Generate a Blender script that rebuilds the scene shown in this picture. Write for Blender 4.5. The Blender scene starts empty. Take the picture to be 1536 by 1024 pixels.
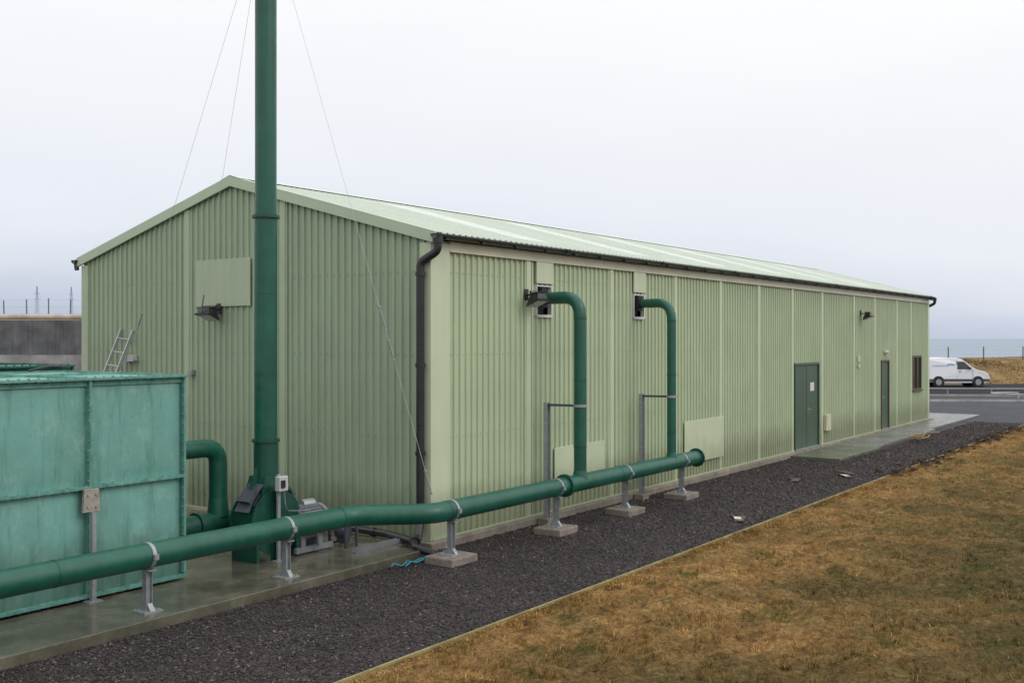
import bpy, math, random
import numpy as np
from mathutils import Vector, Matrix
random.seed(7); rng=np.random.default_rng(7)
scene=bpy.context.scene
COL=scene.collection
R=math.radians

# ------------------------------------------------------------ mesh builder
class MB:
    def __init__(s): s.v=[];s.f=[];s.m=[];s.sm=[]
    def add(s,vs,fs,mi=0,smooth=False):
        b=len(s.v); s.v+= [tuple(v) for v in vs]
        for f in fs:
            s.f.append(tuple(b+i for i in f)); s.m.append(mi); s.sm.append(smooth)
    def hex(s,p,mi=0):   # p: bottom 4 ccw, top 4 ccw
        s.add(p,[(3,2,1,0),(4,5,6,7),(0,1,5,4),(1,2,6,5),(2,3,7,6),(3,0,4,7)],mi)
    def box(s,x0,x1,y0,y1,z0,z1,mi=0):
        s.hex([(x0,y0,z0),(x1,y0,z0),(x1,y1,z0),(x0,y1,z0),(x0,y0,z1),(x1,y0,z1),(x1,y1,z1),(x0,y1,z1)],mi)
    def obox(s,c,size,M,mi=0):
        hx,hy,hz=[a/2 for a in size]; c=Vector(c)
        p=[(-hx,-hy,-hz),(hx,-hy,-hz),(hx,hy,-hz),(-hx,hy,-hz),(-hx,-hy,hz),(hx,-hy,hz),(hx,hy,hz),(-hx,hy,hz)]
        s.hex([c+(M@Vector(q)) for q in p],mi)
    def tube(s,pts,r,n=20,mi=0,caps=True,smooth=True):
        pts=[Vector(p) for p in pts]; N=len(pts)
        rs=r if isinstance(r,(list,tuple)) else [r]*N
        tan=[]
        for i in range(N):
            a=pts[max(i-1,0)]; b=pts[min(i+1,N-1)]; tan.append((b-a).normalized())
        up=Vector((0,0,1)) if abs(tan[0].z)<.9 else Vector((1,0,0))
        nrm=(up-tan[0]*up.dot(tan[0])).normalized()
        vs=[];fs=[]
        for i in range(N):
            nrm=(nrm-tan[i]*nrm.dot(tan[i])).normalized(); bi=tan[i].cross(nrm)
            for k in range(n):
                a=2*math.pi*k/n
                vs.append(pts[i]+(nrm*math.cos(a)+bi*math.sin(a))*rs[i])
        for i in range(N-1):
            for k in range(n):
                k2=(k+1)%n
                fs.append((i*n+k,i*n+k2,(i+1)*n+k2,(i+1)*n+k))
        s.add(vs,fs,mi,smooth)
        if caps:
            s.add(vs[:n],[tuple(range(n))[::-1]],mi); s.add(vs[-n:],[tuple(range(n))],mi)
    def cyl(s,p0,p1,r,n=20,mi=0,caps=True,r2=None):
        s.tube([p0,p1],[r,r if r2 is None else r2],n,mi,caps)
    def obj(s,name,mats,parent=None,bevel=0,label=None):
        me=bpy.data.meshes.new(name)
        o=ORG[parent.name] if parent else Vector((0,0,0))
        me.from_pydata([tuple(Vector(v)-o) for v in s.v],[],s.f)
        if not isinstance(mats,(list,tuple)): mats=[mats]
        for m in mats: me.materials.append(m)
        me.polygons.foreach_set('material_index',s.m)
        me.polygons.foreach_set('use_smooth',s.sm)
        me.update()
        ob=bpy.data.objects.new(name,me); COL.objects.link(ob)
        if parent:
            ob.parent=parent
            ORG[ob.name]=o
        if bevel:
            b=ob.modifiers.new('bevel','BEVEL'); b.width=bevel; b.segments=2; b.limit_method='ANGLE'
        if label: ob['label']=label
        return ob
ORG={}
def thing(name,loc,label,cat,group=None):
    e=bpy.data.objects.new(name,None); e.empty_display_size=.2
    e.location=loc; COL.objects.link(e); e['label']=label; e['category']=cat
    if group: e['group']=group
    ORG[e.name]=Vector(loc)
    return e
def node(name,parent):
    e=bpy.data.objects.new(name,None); COL.objects.link(e); e.parent=parent
    ORG[e.name]=ORG[parent.name]
    return e
def tl(ob,label,cat,group=None):
    ob['label']=label; ob['category']=cat
    if group: ob['group']=group
    return ob
def struct(ob,kind='structure'):
    ob['kind']=kind; return ob
def dup(t,loc,rotz=0,label=None):
    def rec(o,par):
        c=o.copy(); COL.objects.link(c)
        if par: c.parent=par
        for ch in [x for x in bpy.data.objects if x.parent==o]: rec(ch,c)
        return c
    c=rec(t,None); c.location=loc; c.rotation_euler=(0,0,rotz)
    if label: c['label']=label
    return c
def fillet(pts,rad,seg=6):
    pts=[Vector(p) for p in pts]; out=[pts[0]]
    for i in range(1,len(pts)-1):
        a,b,c=pts[i-1],pts[i],pts[i+1]
        d1=(a-b).normalized(); d2=(c-b).normalized()
        ang=d1.angle(d2); t=min(rad/math.tan(ang/2),(a-b).length*.5,(c-b).length*.5)
        p1=b+d1*t; p2=b+d2*t
        for k in range(seg+1):
            u=k/seg
            out.append(p1*(1-u)**2+b*2*u*(1-u)+p2*u*u)
    out.append(pts[-1]); return out

# ------------------------------------------------------------ materials
def new(name):
    m=bpy.data.materials.new(name); m.use_nodes=True
    nt=m.node_tree; b=nt.nodes['Principled BSDF']; return m,nt,b
def N(nt,t,**kw):
    n=nt.nodes.new(t)
    for k,v in kw.items(): setattr(n,k,v)
    return n
def noise(nt,vec,scale,detail=4,rough=.6):
    n=N(nt,'ShaderNodeTexNoise'); n.inputs['Scale'].default_value=scale
    n.inputs['Detail'].default_value=detail; n.inputs['Roughness'].default_value=rough
    nt.links.new(vec,n.inputs['Vector']); return n.outputs['Fac']
def ramp(nt,fac,stops):
    r=N(nt,'ShaderNodeValToRGB'); nt.links.new(fac,r.inputs[0])
    el=r.color_ramp.elements
    while len(el)<len(stops): el.new(.5)
    for e,(p,c) in zip(el,stops):
        e.position=p; e.color=(c[0],c[1],c[2],1) if not isinstance(c,(int,float)) else (c,c,c,1)
    return r.outputs[0]
def mul(nt,a,b,fac=1,mode='MULTIPLY'):
    m=N(nt,'ShaderNodeMix',data_type='RGBA',blend_type=mode)
    for sock,x in ((m.inputs[0],fac),(m.inputs[6],a),(m.inputs[7],b)):
        if isinstance(x,(int,float)): sock.default_value=x
        elif isinstance(x,tuple): sock.default_value=(*x,1)
        else: nt.links.new(x,sock)
    return m.outputs[2]
def posn(nt,scale=None):
    g=N(nt,'ShaderNodeNewGeometry').outputs['Position']
    if scale:
        mp=N(nt,'ShaderNodeMapping'); mp.inputs['Scale'].default_value=scale
        nt.links.new(g,mp.inputs[0]); return mp.outputs[0]
    return g
def bump(nt,b,h,strength=.3,dist=.01):
    n=N(nt,'ShaderNodeBump'); n.inputs['Strength'].default_value=strength; n.inputs['Distance'].default_value=dist
    nt.links.new(h,n.inputs['Height']); nt.links.new(n.outputs[0],b.inputs['Normal'])
def mat(name,col,rough=.5,metal=0,var=.12,scale=2,streak=0,bmp=0,bscale=60,dirt=0,spec=.5,rvar=.1,sscale=(5,5,.25),chalk=0):
    m,nt,b=new(name); p=posn(nt)
    lo=tuple(c*(1-var) for c in col); hi=tuple(min(1,c*(1+var)) for c in col)
    c=ramp(nt,noise(nt,p,scale,6),[(.3,lo),(.7,hi)])
    if streak:
        s=noise(nt,posn(nt,sscale),2.2,6,.65)
        c=mul(nt,c,ramp(nt,s,[(.35,1-streak),(.62,1.0)]))
    if chalk:
        s=noise(nt,posn(nt,(1,1,.6)),5,9,.8)
        c=mul(nt,c,(.36,.50,.46),ramp(nt,s,[(.52,0.0),(.70,chalk)]),'MIX')
        s2=noise(nt,p,24,6,.8)
        c=mul(nt,c,ramp(nt,s2,[(.30,.55),(.41,1.0)]))
        s3=noise(nt,posn(nt,(3,3,.35)),2.6,7,.7)
        c=mul(nt,c,ramp(nt,s3,[(.34,(.62,.70,.66)),(.50,(1,1,1))]))
    if dirt:
        sx=N(nt,'ShaderNodeSeparateXYZ'); nt.links.new(p,sx.inputs[0])
        ad=N(nt,'ShaderNodeMath',operation='MULTIPLY_ADD'); nt.links.new(noise(nt,p,4,5),ad.inputs[0]); ad.inputs[1].default_value=-.6; nt.links.new(sx.outputs[2],ad.inputs[2])
        c=mul(nt,c,ramp(nt,ad.outputs[0],[(0.0,(1-dirt,1-dirt*1.1,1-dirt*1.2)),(.55,(1,1,1))]))
    nt.links.new(c,b.inputs['Base Color'])
    rr=ramp(nt,noise(nt,p,scale*4,4),[(.3,max(.03,rough-rvar)),(.7,min(1,rough+rvar))])
    nt.links.new(rr,b.inputs['Roughness'])
    b.inputs['Metallic'].default_value=metal; b.inputs['Specular IOR Level'].default_value=spec
    if bmp: bump(nt,b,noise(nt,p,bscale,5),bmp)
    return m

M_wall=mat('cladding_green',(.44,.515,.34),.40,var=.06,scale=.8,streak=.08,dirt=.32,bmp=.15,bscale=3)
M_wall_shade=mat('gable_cladding_shaded',(.335,.415,.285),.42,var=.06,scale=.8,streak=.10,dirt=.32,bmp=.15,bscale=3)  # same cladding, darker: the gable's shade is put into the colour
M_trim=mat('flashing_green',(.52,.585,.40),.38,var=.05,scale=1.2,streak=.06,dirt=.25,bmp=.2,bscale=2.5)
M_trim_shade=mat('gable_flashing_shaded',(.385,.46,.32),.4,var=.06,scale=1.2,streak=.08,dirt=.3,bmp=.2,bscale=2.5)  # flashing colour darkened to carry the shade of the gable side
M_barge=mat('barge_green',(.43,.53,.38),.4,var=.05)
M_cream=mat('eave_flashing',(.55,.53,.385),.33,var=.10,scale=1.5,bmp=.5,bscale=2)
M_roof=mat('roof_sheet',(.57,.63,.53),.30,var=.05,scale=.7,streak=.04,sscale=(3,.3,.3))
M_rooflight=mat('rooflight_sheet',(.72,.77,.71),.25,var=.05)
M_black=mat('black_plastic',(.020,.020,.022),.35,var=.2)
M_pipe=mat('pipe_green',(.009,.094,.061),.40,var=.18,scale=3,bmp=.10,bscale=12,streak=.18)
M_pipe2=mat('pipe_green_dark',(.007,.070,.046),.42,var=.15,scale=3,bmp=.12,bscale=12,streak=.2)
M_tank=mat('tank_green',(.150,.345,.300),.6,var=.12,scale=1.1,streak=.10,bmp=.6,bscale=5,dirt=.35,sscale=(1.5,1.5,.7),rvar=.12,chalk=.45)
M_tankf=mat('tank_flange_green',(.12,.30,.25),.6,var=.25,scale=9,streak=.1,chalk=.35)
M_tankd=mat('tank_dark_green',(.016,.10,.075),.55,var=.2)
M_galv=mat('galvanised_steel',(.33,.345,.36),.5,metal=.45,var=.2,scale=14)
M_alu=mat('aluminium',(.45,.46,.47),.4,metal=.6,var=.1)
M_wire=mat('wire_rope',(.58,.59,.61),.6,var=.05)
M_grey=mat('grey_paint',(.20,.21,.225),.45,var=.18,scale=6)
M_dgrey=mat('dark_grey_paint',(.055,.065,.078),.45,var=.2,scale=6)
M_boxg=mat('isolator_grey',(.45,.46,.45),.45,var=.08)
M_white=mat('white_plastic',(.62,.62,.60),.45,var=.05)
M_door=mat('door_green',(.050,.092,.058),.4,var=.08,bmp=.1,bscale=3)
M_brown=mat('window_brown',(.09,.055,.035),.5,var=.1)
M_dark=mat('dark_void',(.008,.009,.01),.6,var=.1)
M_glass=mat('window_glass',(.03,.04,.045),.08,var=.1,rvar=.02)
M_conc=mat('concrete_plinth',(.23,.20,.16),.8,var=.35,scale=3,bmp=.5,bscale=30,streak=.2)
M_block=mat('concrete_block',(.20,.17,.145),.85,var=.3,scale=7,bmp=.7,bscale=40)
M_wallc=mat('grey_concrete_wall',(.115,.125,.138),.9,var=.40,scale=1.6,bmp=.8,bscale=8,streak=.3)
M_kerb=mat('kerb_concrete',(.36,.36,.37),.8,var=.25,scale=2)
M_timber=mat('edging_timber',(.27,.23,.10),.8,var=.5,scale=3,bmp=.3)
M_rust=mat('rusty_steel',(.10,.06,.045),.8,var=.4,scale=10,bmp=.3)
M_vanw=mat('van_paint',(.72,.73,.76),.22,var=.02,rvar=.04)
M_tyre=mat('rubber',(.02,.02,.02),.8,var=.2)
M_blue=mat('blue_vinyl',(.15,.36,.62),.4,var=.05)
M_red=mat('red_lens',(.4,.02,.02),.3,var=.05)
M_lens=mat('clear_lens',(.5,.52,.55),.15,var=.05)
M_orange=mat('orange_hose',(.30,.17,.06),.5)
M_turq=mat('turquoise_rope',(.03,.22,.28),.7)
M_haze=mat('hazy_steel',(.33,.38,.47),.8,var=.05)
M_soil=mat('soil',(.075,.048,.034),.95,var=.4,scale=8,bmp=.8,bscale=25)
M_post=mat('fence_post',(.13,.12,.11),.8)

def wetslab():
    m,nt,b=new('wet_concrete'); p=posn(nt)
    w=noise(nt,p,.9,6,.62)
    c=ramp(nt,noise(nt,p,3,8,.7),[(.25,(.085,.080,.055)),(.5,(.14,.13,.095)),(.75,(.20,.185,.14))])
    c=mul(nt,c,ramp(nt,w,[(.42,.62),(.60,1.05)]))
    nt.links.new(c,b.inputs['Base Color'])
    nt.links.new(ramp(nt,w,[(.42,.05),(.53,.18),(.68,.5)]),b.inputs['Roughness'])
    bump(nt,b,noise(nt,p,45,5),.12); return m
M_slab=wetslab()
M_apron=mat('apron_concrete',(.16,.165,.155),.38,var=.35,scale=.9,bmp=.2,rvar=.2)
M_apron2=mat('apron_concrete_green',(.11,.115,.085),.38,var=.3,scale=1.5,bmp=.2,rvar=.2)
def gravelmat(name,island=False):
    m,nt,b=new(name); p=posn(nt)
    if island:
        g=N(nt,'ShaderNodeNewGeometry').outputs['Random Per Island']
        c=ramp(nt,g,[(0,(.011,.009,.010)),(.5,(.034,.026,.027)),(.90,(.075,.059,.058)),(1,(.16,.135,.125))])
    else:
        v=N(nt,'ShaderNodeTexVoronoi'); v.inputs['Scale'].default_value=40; nt.links.new(p,v.inputs['Vector'])
        bw=N(nt,'ShaderNodeRGBToBW'); nt.links.new(v.outputs['Color'],bw.inputs[0])
        c=ramp(nt,bw.outputs[0],[(.1,(.010,.008,.009)),(.6,(.034,.027,.028)),(.9,(.070,.056,.055))])
        inv=N(nt,'ShaderNodeMath',operation='SUBTRACT'); inv.inputs[0].default_value=1; nt.links.new(v.outputs['Distance'],inv.inputs[1])
        bump(nt,b,inv.outputs[0],1,.02)
    c=mul(nt,c,ramp(nt,noise(nt,p,.7,6,.7),[(.3,(.68,.64,.64)),(.7,(1.3,1.25,1.22))]))
    nt.links.new(c,b.inputs['Base Color']); b.inputs['Roughness'].default_value=.62; b.inputs['Specular IOR Level'].default_value=.35
    return m
M_gravel=gravelmat('dark_gravel'); M_stone=gravelmat('gravel_stone',True)
def grassmat(name,blade=False,gain=1.0):
    m,nt,b=new(name); p=posn(nt)
    big=noise(nt,p,.35,5,.6); mid=noise(nt,p,2.8,9,.82); fine=noise(nt,p,18,5,.85)
    k=gain
    A=ramp(nt,mid,[(.30,(.070*k,.046*k,.018*k)),(.41,(.18*k,.105*k,.036*k)),(.53,(.32*k,.185*k,.066*k)),(.66,(.47*k,.31*k,.135*k))])
    B=ramp(nt,mid,[(.30,(.028*k,.026*k,.011*k)),(.43,(.075*k,.060*k,.021*k)),(.56,(.135*k,.100*k,.036*k)),(.68,(.25*k,.185*k,.078*k))])
    sx=N(nt,'ShaderNodeSeparateXYZ'); nt.links.new(p,sx.inputs[0])
    md=N(nt,'ShaderNodeMath',operation='MULTIPLY_ADD'); nt.links.new(sx.outputs[1],md.inputs[0]); md.inputs[1].default_value=-.055; nt.links.new(big,md.inputs[2])
    c=mul(nt,A,B,ramp(nt,md.outputs[0],[(.68,0.0),(.92,.95)]),'MIX')
    gm=noise(nt,p,1.5,8,.8)
    c=mul(nt,c,(.070*k,.080*k,.018*k),ramp(nt,gm,[(.53,0.0),(.62,.75)]),'MIX')
    c=mul(nt,c,ramp(nt,fine,[(.34,.35),(.64,1.4)]))
    if blade:
        g=N(nt,'ShaderNodeNewGeometry').outputs['Random Per Island']
        c=mul(nt,c,ramp(nt,g,[(0,(.35,.36,.35)),(.5,(.9,.9,.9)),(.85,(1.45,1.4,1.3)),(.94,(2.1,2.0,1.9)),(1,(.6,1.0,.45))]))
    nt.links.new(c,b.inputs['Base Color']); b.inputs['Roughness'].default_value=.9; b.inputs['Specular IOR Level'].default_value=.12
    if not blade: bump(nt,b,noise(nt,p,30,6,.75),1,.04)
    return m
M_grass=grassmat('moss_grass',gain=.95); M_blade=grassmat('grass_blade',True,1.2)
M_bank=mat('bank_grass',(.19,.125,.052),.95,var=.45,scale=.7,spec=.1,bmp=.6,bscale=4)
M_asph=mat('asphalt',(.050,.054,.064),.85,var=.2,scale=.5,bmp=.2,bscale=50,rvar=.1,spec=.25)
M_asphd=mat('dark_asphalt',(.022,.022,.026),.9,var=.2,scale=.5,rvar=.05,spec=.12)
def seamat():
    m,nt,b=new('sea_water'); p=posn(nt,(1,1,1))
    b.inputs['Base Color'].default_value=(.27,.32,.38,1); b.inputs['Roughness'].default_value=.75; b.inputs['Specular IOR Level'].default_value=.2
    bump(nt,b,noise(nt,p,.15,6,.7),.6,1.0); return m
M_sea=seamat()

# ------------------------------------------------------------ ground, roads, water
def poly(name,pts,z,m,kind='structure'):
    b=MB(); b.add([(x,y,z) for x,y in pts],[tuple(range(len(pts)))]); return struct(b.obj(name,m),kind)
F=Vector((.8167,.5772)); RT=Vector((.5772,-.8167))
def W(l,d):   # site grid turned parallel to the shoreline
    return (-12.02+F.x*d+RT.x*l, -9.98+F.y*d+RT.y*l)
poly('sea',[(-15000,-15000),(25000,-15000),(25000,25000),(-15000,25000)],-7,M_sea)
g=MB()
land=[W(-4000,-400),W(400,-400),W(400,92),W(70,92),W(10,96),W(-10,200),W(-60,900),W(-4000,5000)]
n=len(land)
low=[W(-4400,-700),W(700,-700),W(700,125),W(75,120),W(30,130),W(30,220),W(0,1000),W(-4000,6000)]
g.add([(x,y,-.17) for x,y in land],[tuple(range(n))])
g.add([(x,y,-.17) for x,y in land]+[(x,y,-8) for x,y in low],[(i,(i+1)%n,n+(i+1)%n,n+i) for i in range(n)])
struct(g.obj('ground',M_grass))
poly('gravel_strip',[(-22,-3.3),(34,-3.3),(34,12),(-22,12)],-.12,M_gravel)
poly('road',[(29.6,-60),(74,-60),(74,40),(29.6,40)],-.110,M_asph)
poly('parking_area',[W(10,56.5),W(64,54.5),W(64,73),W(10,73)],-.104,M_asphd)
poly('verge',[W(12,52.0),W(60,50.0),W(60,54.5),W(12,56.6)],-.098,M_gravel)

def hg(x,y):
    return (.028*np.sin(1.7*x+.6*y)+.022*np.sin(2.9*y-1.1*x+1)+.020*np.sin(5.3*x+3.7*y)+.018*np.sin(8.1*y-6.2*x+2)+.014*np.sin(14*x+11*y)+.010*np.sin(21*x-17*y+1))
xs=np.arange(-13,32.01,.11); ys=np.arange(-3.34,-24,-.11)
X,Y=np.meshgrid(xs,ys,indexing='ij')
edge=np.clip((-3.34-Y)/.5,0,1)
Z=-.08+hg(X,Y)*edge+.02*edge+rng.normal(0,.012,X.shape)*edge
nx,ny=X.shape
V=np.stack([X,Y,Z],-1).reshape(-1,3)
idx=np.arange(nx*ny).reshape(nx,ny)
Q=np.stack([idx[:-1,:-1],idx[:-1,1:],idx[1:,1:],idx[1:,:-1]],-1).reshape(-1,4)
def fastmesh(name,V,Q,m,smooth=False):
    me=bpy.data.meshes.new(name); k=Q.shape[1]
    me.vertices.add(len(V)); me.vertices.foreach_set('co',V.astype(np.float32).ravel())
    me.loops.add(Q.size); me.loops.foreach_set('vertex_index',Q.astype(np.int32).ravel())
    me.polygons.add(len(Q)); me.polygons.foreach_set('loop_start',np.arange(0,Q.size,k,dtype=np.int32))
    me.polygons.foreach_set('use_smooth',np.full(len(Q),smooth))
    me.materials.append(m); me.update(calc_edges=True); me.validate()
    o=bpy.data.objects.new(name,me); COL.objects.link(o); return o
struct(fastmesh('grass_field',V,Q,M_grass,True))

# grass tufts
NT=72000; BL=8
ang=rng.uniform(-1.35,.15,NT)+math.atan2(.5772,.8167)
rad=6.5*np.exp(rng.uniform(0,1,NT)*math.log(44/6.5))
tx=-12.02+rad*np.cos(ang); ty=-9.98+rad*np.sin(ang)
ex=rng.uniform(-9,30,6000); ey=-3.37-np.abs(rng.normal(0,.12,6000))
tx=np.concatenate([tx,ex]); ty=np.concatenate([ty,ey]); rad=np.concatenate([rad,np.full(6000,14.)])
cf=.5+.5*np.sin(3.1*tx+1.7*ty)*np.sin(2.3*ty-1.9*tx+.5)+.35*np.sin(9.1*tx-4*ty)*np.sin(7.7*ty+3*tx)+rng.normal(0,.25,len(tx)); cf=np.clip(cf,.05,1.5)
ok=(ty<-3.36)&(tx<31)&(ty>-24)&(tx>-13)&(rng.uniform(0,1,len(tx))<.35+cf*.7); tx=tx[ok]; ty=ty[ok]; rd=rad[ok]; cf=cf[ok]
bx=np.repeat(tx,BL)+rng.normal(0,.024,len(tx)*BL); by=np.minimum(np.repeat(ty,BL)+rng.normal(0,.024,len(tx)*BL),-3.345)
rr=np.repeat(rd,BL); cc=np.repeat(cf,BL)
nb=len(bx); bz=-.09+hg(bx,by)*np.clip((-3.34-by)/.5,0,1)
a=rng.uniform(0,2*np.pi,nb); h=rng.uniform(.008,.060,nb)*(.3+cc*1.0); w=rng.uniform(.0025,.006,nb)*(1+rr/22)
la=rng.uniform(0,2*np.pi,nb); ln=rng.uniform(.01,.07,nb)
edgef=np.clip((-3.34-by)/.3,.45,1)
P0=np.stack([bx-w*np.cos(a),by-w*np.sin(a),bz],-1); P1=np.stack([bx+w*np.cos(a),by+w*np.sin(a),bz],-1)
P2=np.stack([bx+ln*np.cos(la),np.minimum(by+ln*np.sin(la),-3.30),bz+h*edgef+.02],-1)
Vb=np.stack([P0,P1,P2],1).reshape(-1,3); Qb=np.arange(nb*3).reshape(-1,3)
struct(fastmesh('grass',Vb,Qb,M_blade),'stuff')

# gravel stones
NS=56000
r0=rng.uniform(0,1,NS)**1.7
gx=-8+r0*38; gy=rng.uniform(-3.27,-.15,NS)
keep=~((gx<-.75)&(gy>-.38))&~((gx>14.3)&(gy>-1.47)); gx=gx[keep]; gy=gy[keep]; ns=len(gx)
sc=rng.uniform(.008,.023,ns)*(1+np.clip(gx,0,30)/28)
dirs=np.array([(1,0,0),(0,1,0),(-1,0,0),(0,-1,0),(0,0,1),(0,0,-1)],float)
tri=np.array([(0,1,4),(1,2,4),(2,3,4),(3,0,4),(1,0,5),(2,1,5),(3,2,5),(0,3,5)])
th=rng.uniform(0,2*np.pi,ns); ca,sa=np.cos(th),np.sin(th)
jit=dirs[None]*rng.uniform(.55,1.25,(ns,6,1))*np.array([1,.8,.7])+rng.normal(0,.15,(ns,6,3))
vx=jit[...,0]*ca[:,None]-jit[...,1]*sa[:,None]; vy=jit[...,0]*sa[:,None]+jit[...,1]*ca[:,None]
SV=np.stack([gx[:,None]+vx*sc[:,None],gy[:,None]+vy*sc[:,None],-.115+jit[...,2]*sc[:,None]],-1).reshape(-1,3)
SQ=(tri[None]+6*np.arange(ns)[:,None,None]).reshape(-1,3)
struct(fastmesh('gravel',SV,SQ,M_stone),'stuff')

b=MB(); b.box(-9.6,29,-3.328,-3.306,-.14,-.055)
for i in range(20): b.box(-9+i*2,-8.95+i*2,-3.306,-3.275,-.14,-.075)
tl(b.obj('timber_edging',M_timber),'weathered timber board edging between gravel and grass','garden edging')

b=MB(); b.box(-14,-.62,-.36,9,-.3,0.0); b.box(-.62,-.165,0.15,9,-.3,-.004)
struct(b.obj('pavement',M_slab,bevel=.012))
b=MB(); b.box(14.4,17.9,-1.45,-.17,-.3,-.045); struct(b.obj('path',M_apron2,bevel=.01))
b=MB(); b.box(17.915,25,-1.25,-.17,-.3,-.05);b.box(25.015,33,-1.05,-.17,-.3,-.05); b.box(29.5,33,-.165,6,-.3,-.053)
struct(b.obj('path',M_apron,bevel=.01))
b=MB()
for (l0,d0,l1,d1) in ((12,51.9,60,49.9),(12,56.7,60,54.6)):
    p=Vector((*W(l0,d0),0)); q=Vector((*W(l1,d1),0)); dr=(q-p).normalized(); L=(q-p).length
    Mx=Matrix.Rotation(math.atan2(dr.y,dr.x),3,'Z')
    k=0
    while k<L:
        b.obox(p+dr*(k+.45)+Vector((0,0,-.07)),(.89,.15,.12),Mx); k+=.91
struct(b.obj('kerb',M_kerb))
rl=thing('guard_rail',(*W(36,55.5),-.1),'low galvanised tubular rail beside the road kerb','rail')
b=MB(); p=Vector((*W(14,56.2),.32)); q=Vector((*W(30,55.4),.32)); b.cyl(p,q,.03,10); b.obj('rail',M_galv,rl)
for k in range(8):
    c=p.lerp(q,k/7); b=MB(); b.cyl((c.x,c.y,-.12),(c.x,c.y,.32),.03,8); b.obj('post',M_galv,rl)
b=MB(); pts=[Vector((*W(25.2+1.1*math.cos(t),52.6+.9*math.sin(t)),.22)) for t in [R(a) for a in range(60,301,20)]]; b.tube([pts[0]-Vector((0,0,.3))]+pts+[pts[-1]-Vector((0,0,.3))],.04,10)
tl(b.obj('hoop_barrier',M_kerb),'pale curved hoop barrier at the road edge','barrier')

def clods(name,n,x0,x1,y0,y1,z,smin,smax,m):
    b=MB()
    for i in range(n):
        c=Vector((random.uniform(x0,x1),random.gauss((y0+y1)/2,.16),z)); s=random.uniform(smin,smax)*random.uniform(.4,1)
        vs=[];K=9; ph0=random.uniform(0,6)
        for j in range(1,5):
            ph=math.pi*j/5
            for k in range(K):
                t=2*math.pi*k/K+ph0; rr=s*random.uniform(.65,1.3)
                vs.append(c+Vector((math.sin(ph)*math.cos(t)*rr*1.1,math.sin(ph)*math.sin(t)*rr,math.cos(ph)*rr*.8)))
        fs=[(j*K+k,j*K+(k+1)%K,(j+1)*K+(k+1)%K,(j+1)*K+k) for j in range(3) for k in range(K)]
        fs.append(tuple(range(K))); b.add(vs,fs,0,True)
    return b.obj(name,m)
struct(clods('soil',190,12,28,-3.6,-3.3,-.09,.05,.17,M_soil),'stuff')

xs2=np.linspace(8,110,140); ds=np.array([70.5,72,74,76.5,79,82,86,92,100])
prof=np.array([-.14,.05,.5,.95,1.25,1.4,1.35,.8,-3])
Vv=[];
for i,l in enumerate(xs2):
    for j,d in enumerate(ds):
        x,y=W(l,d+1.0*math.sin(l*.21)); k=1+.09*math.sin(l*.33)+.05*math.sin(l*.9+j)
        Vv.append((x,y,prof[j]*k if prof[j]>0 else prof[j]))
Vv=np.array(Vv); ii=np.arange(len(Vv)).reshape(len(xs2),len(ds))
Qq=np.stack([ii[:-1,:-1],ii[1:,:-1],ii[1:,1:],ii[:-1,1:]],-1).reshape(-1,4)
struct(fastmesh('hill',Vv,Qq,M_bank,True))
nbk=20000; l=rng.uniform(16,60,nbk); d=rng.uniform(71.5,86,nbk)
px_=-12.02+F.x*d+RT.x*l; py_=-9.98+F.y*d+RT.y*l
dd=d-1.0*np.sin(l*.21); pz_=np.interp(dd,ds,prof)*(1+.09*np.sin(l*.33))-.06
a=rng.uniform(0,2*np.pi,nbk); w=rng.uniform(.04,.10,nbk); h=rng.uniform(.06,.14,nbk); lx=rng.normal(0,.1,nbk); ly=rng.normal(0,.1,nbk)
Vb=np.stack([np.stack([px_-w*np.cos(a),py_-w*np.sin(a),pz_],-1),np.stack([px_+w*np.cos(a),py_+w*np.sin(a),pz_],-1),np.stack([px_+lx,py_+ly,pz_+h],-1)],1).reshape(-1,3)
struct(fastmesh('bank_grass',Vb,np.arange(nbk*3).reshape(-1,3),M_bank),'stuff')

# ------------------------------------------------------------ the shed
LX=29.1; WY=8.8; RY=4.4; RZ=5.77; SL=.2667
def roofz(y): return RZ-SL*abs(y-RY)
shed=thing('industrial_shed',(0,0,0),'long pale green corrugated metal shed with shallow pitched roof','building')
PI_=.15; DP=.030
PR=[(0,0),(.080,0),(.090,DP),(.128,DP),(.138,0),(PI_,0)]
def off(s):
    t=s%PI_
    for (a,oa),(c,oc) in zip(PR,PR[1:]):
        if a<=t<=c: return oa+(oc-oa)*(t-a)/(c-a)
    return 0
def ribs(mb,s0,s1,zb,zt,place,extra=(),mi=0):
    br=[s0,s1]+[e for e in extra if s0<e<s1]
    k=math.floor(s0/PI_)
    while k*PI_<s1:
        for t,_ in PR[:-1]:
            q=k*PI_+t
            if s0+1e-4<q<s1-1e-4: br.append(q)
        k+=1
    br=sorted(set(br)); vs=[]
    for s in br:
        o=off(s); vs.append(place(s,o,zb(s) if callable(zb) else zb)); vs.append(place(s,o,zt(s) if callable(zt) else zt))
    mb.add(vs,[(2*i,2*i+2,2*i+3,2*i+1) for i in range(len(br)-1)],mi)
ez=4.46
lw=MB(); PL=lambda s,o,z:(s,-o,z)
openings=[(2.78,3.2,3.40,3.88),(6.2,6.58,3.42,3.84),(15.05,16.97,0,2.33),(22.96,23.87,0,2.28),(26.85,28.05,1.12,2.37)]
cur=0
for (a,c,z0,z1) in openings:
    ribs(lw,cur,a,0,ez,PL)
    if z0>0: ribs(lw,a,c,0,z0,PL)
    ribs(lw,a,c,z1,ez,PL); cur=c
ribs(lw,cur,LX,0,ez,PL)
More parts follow.
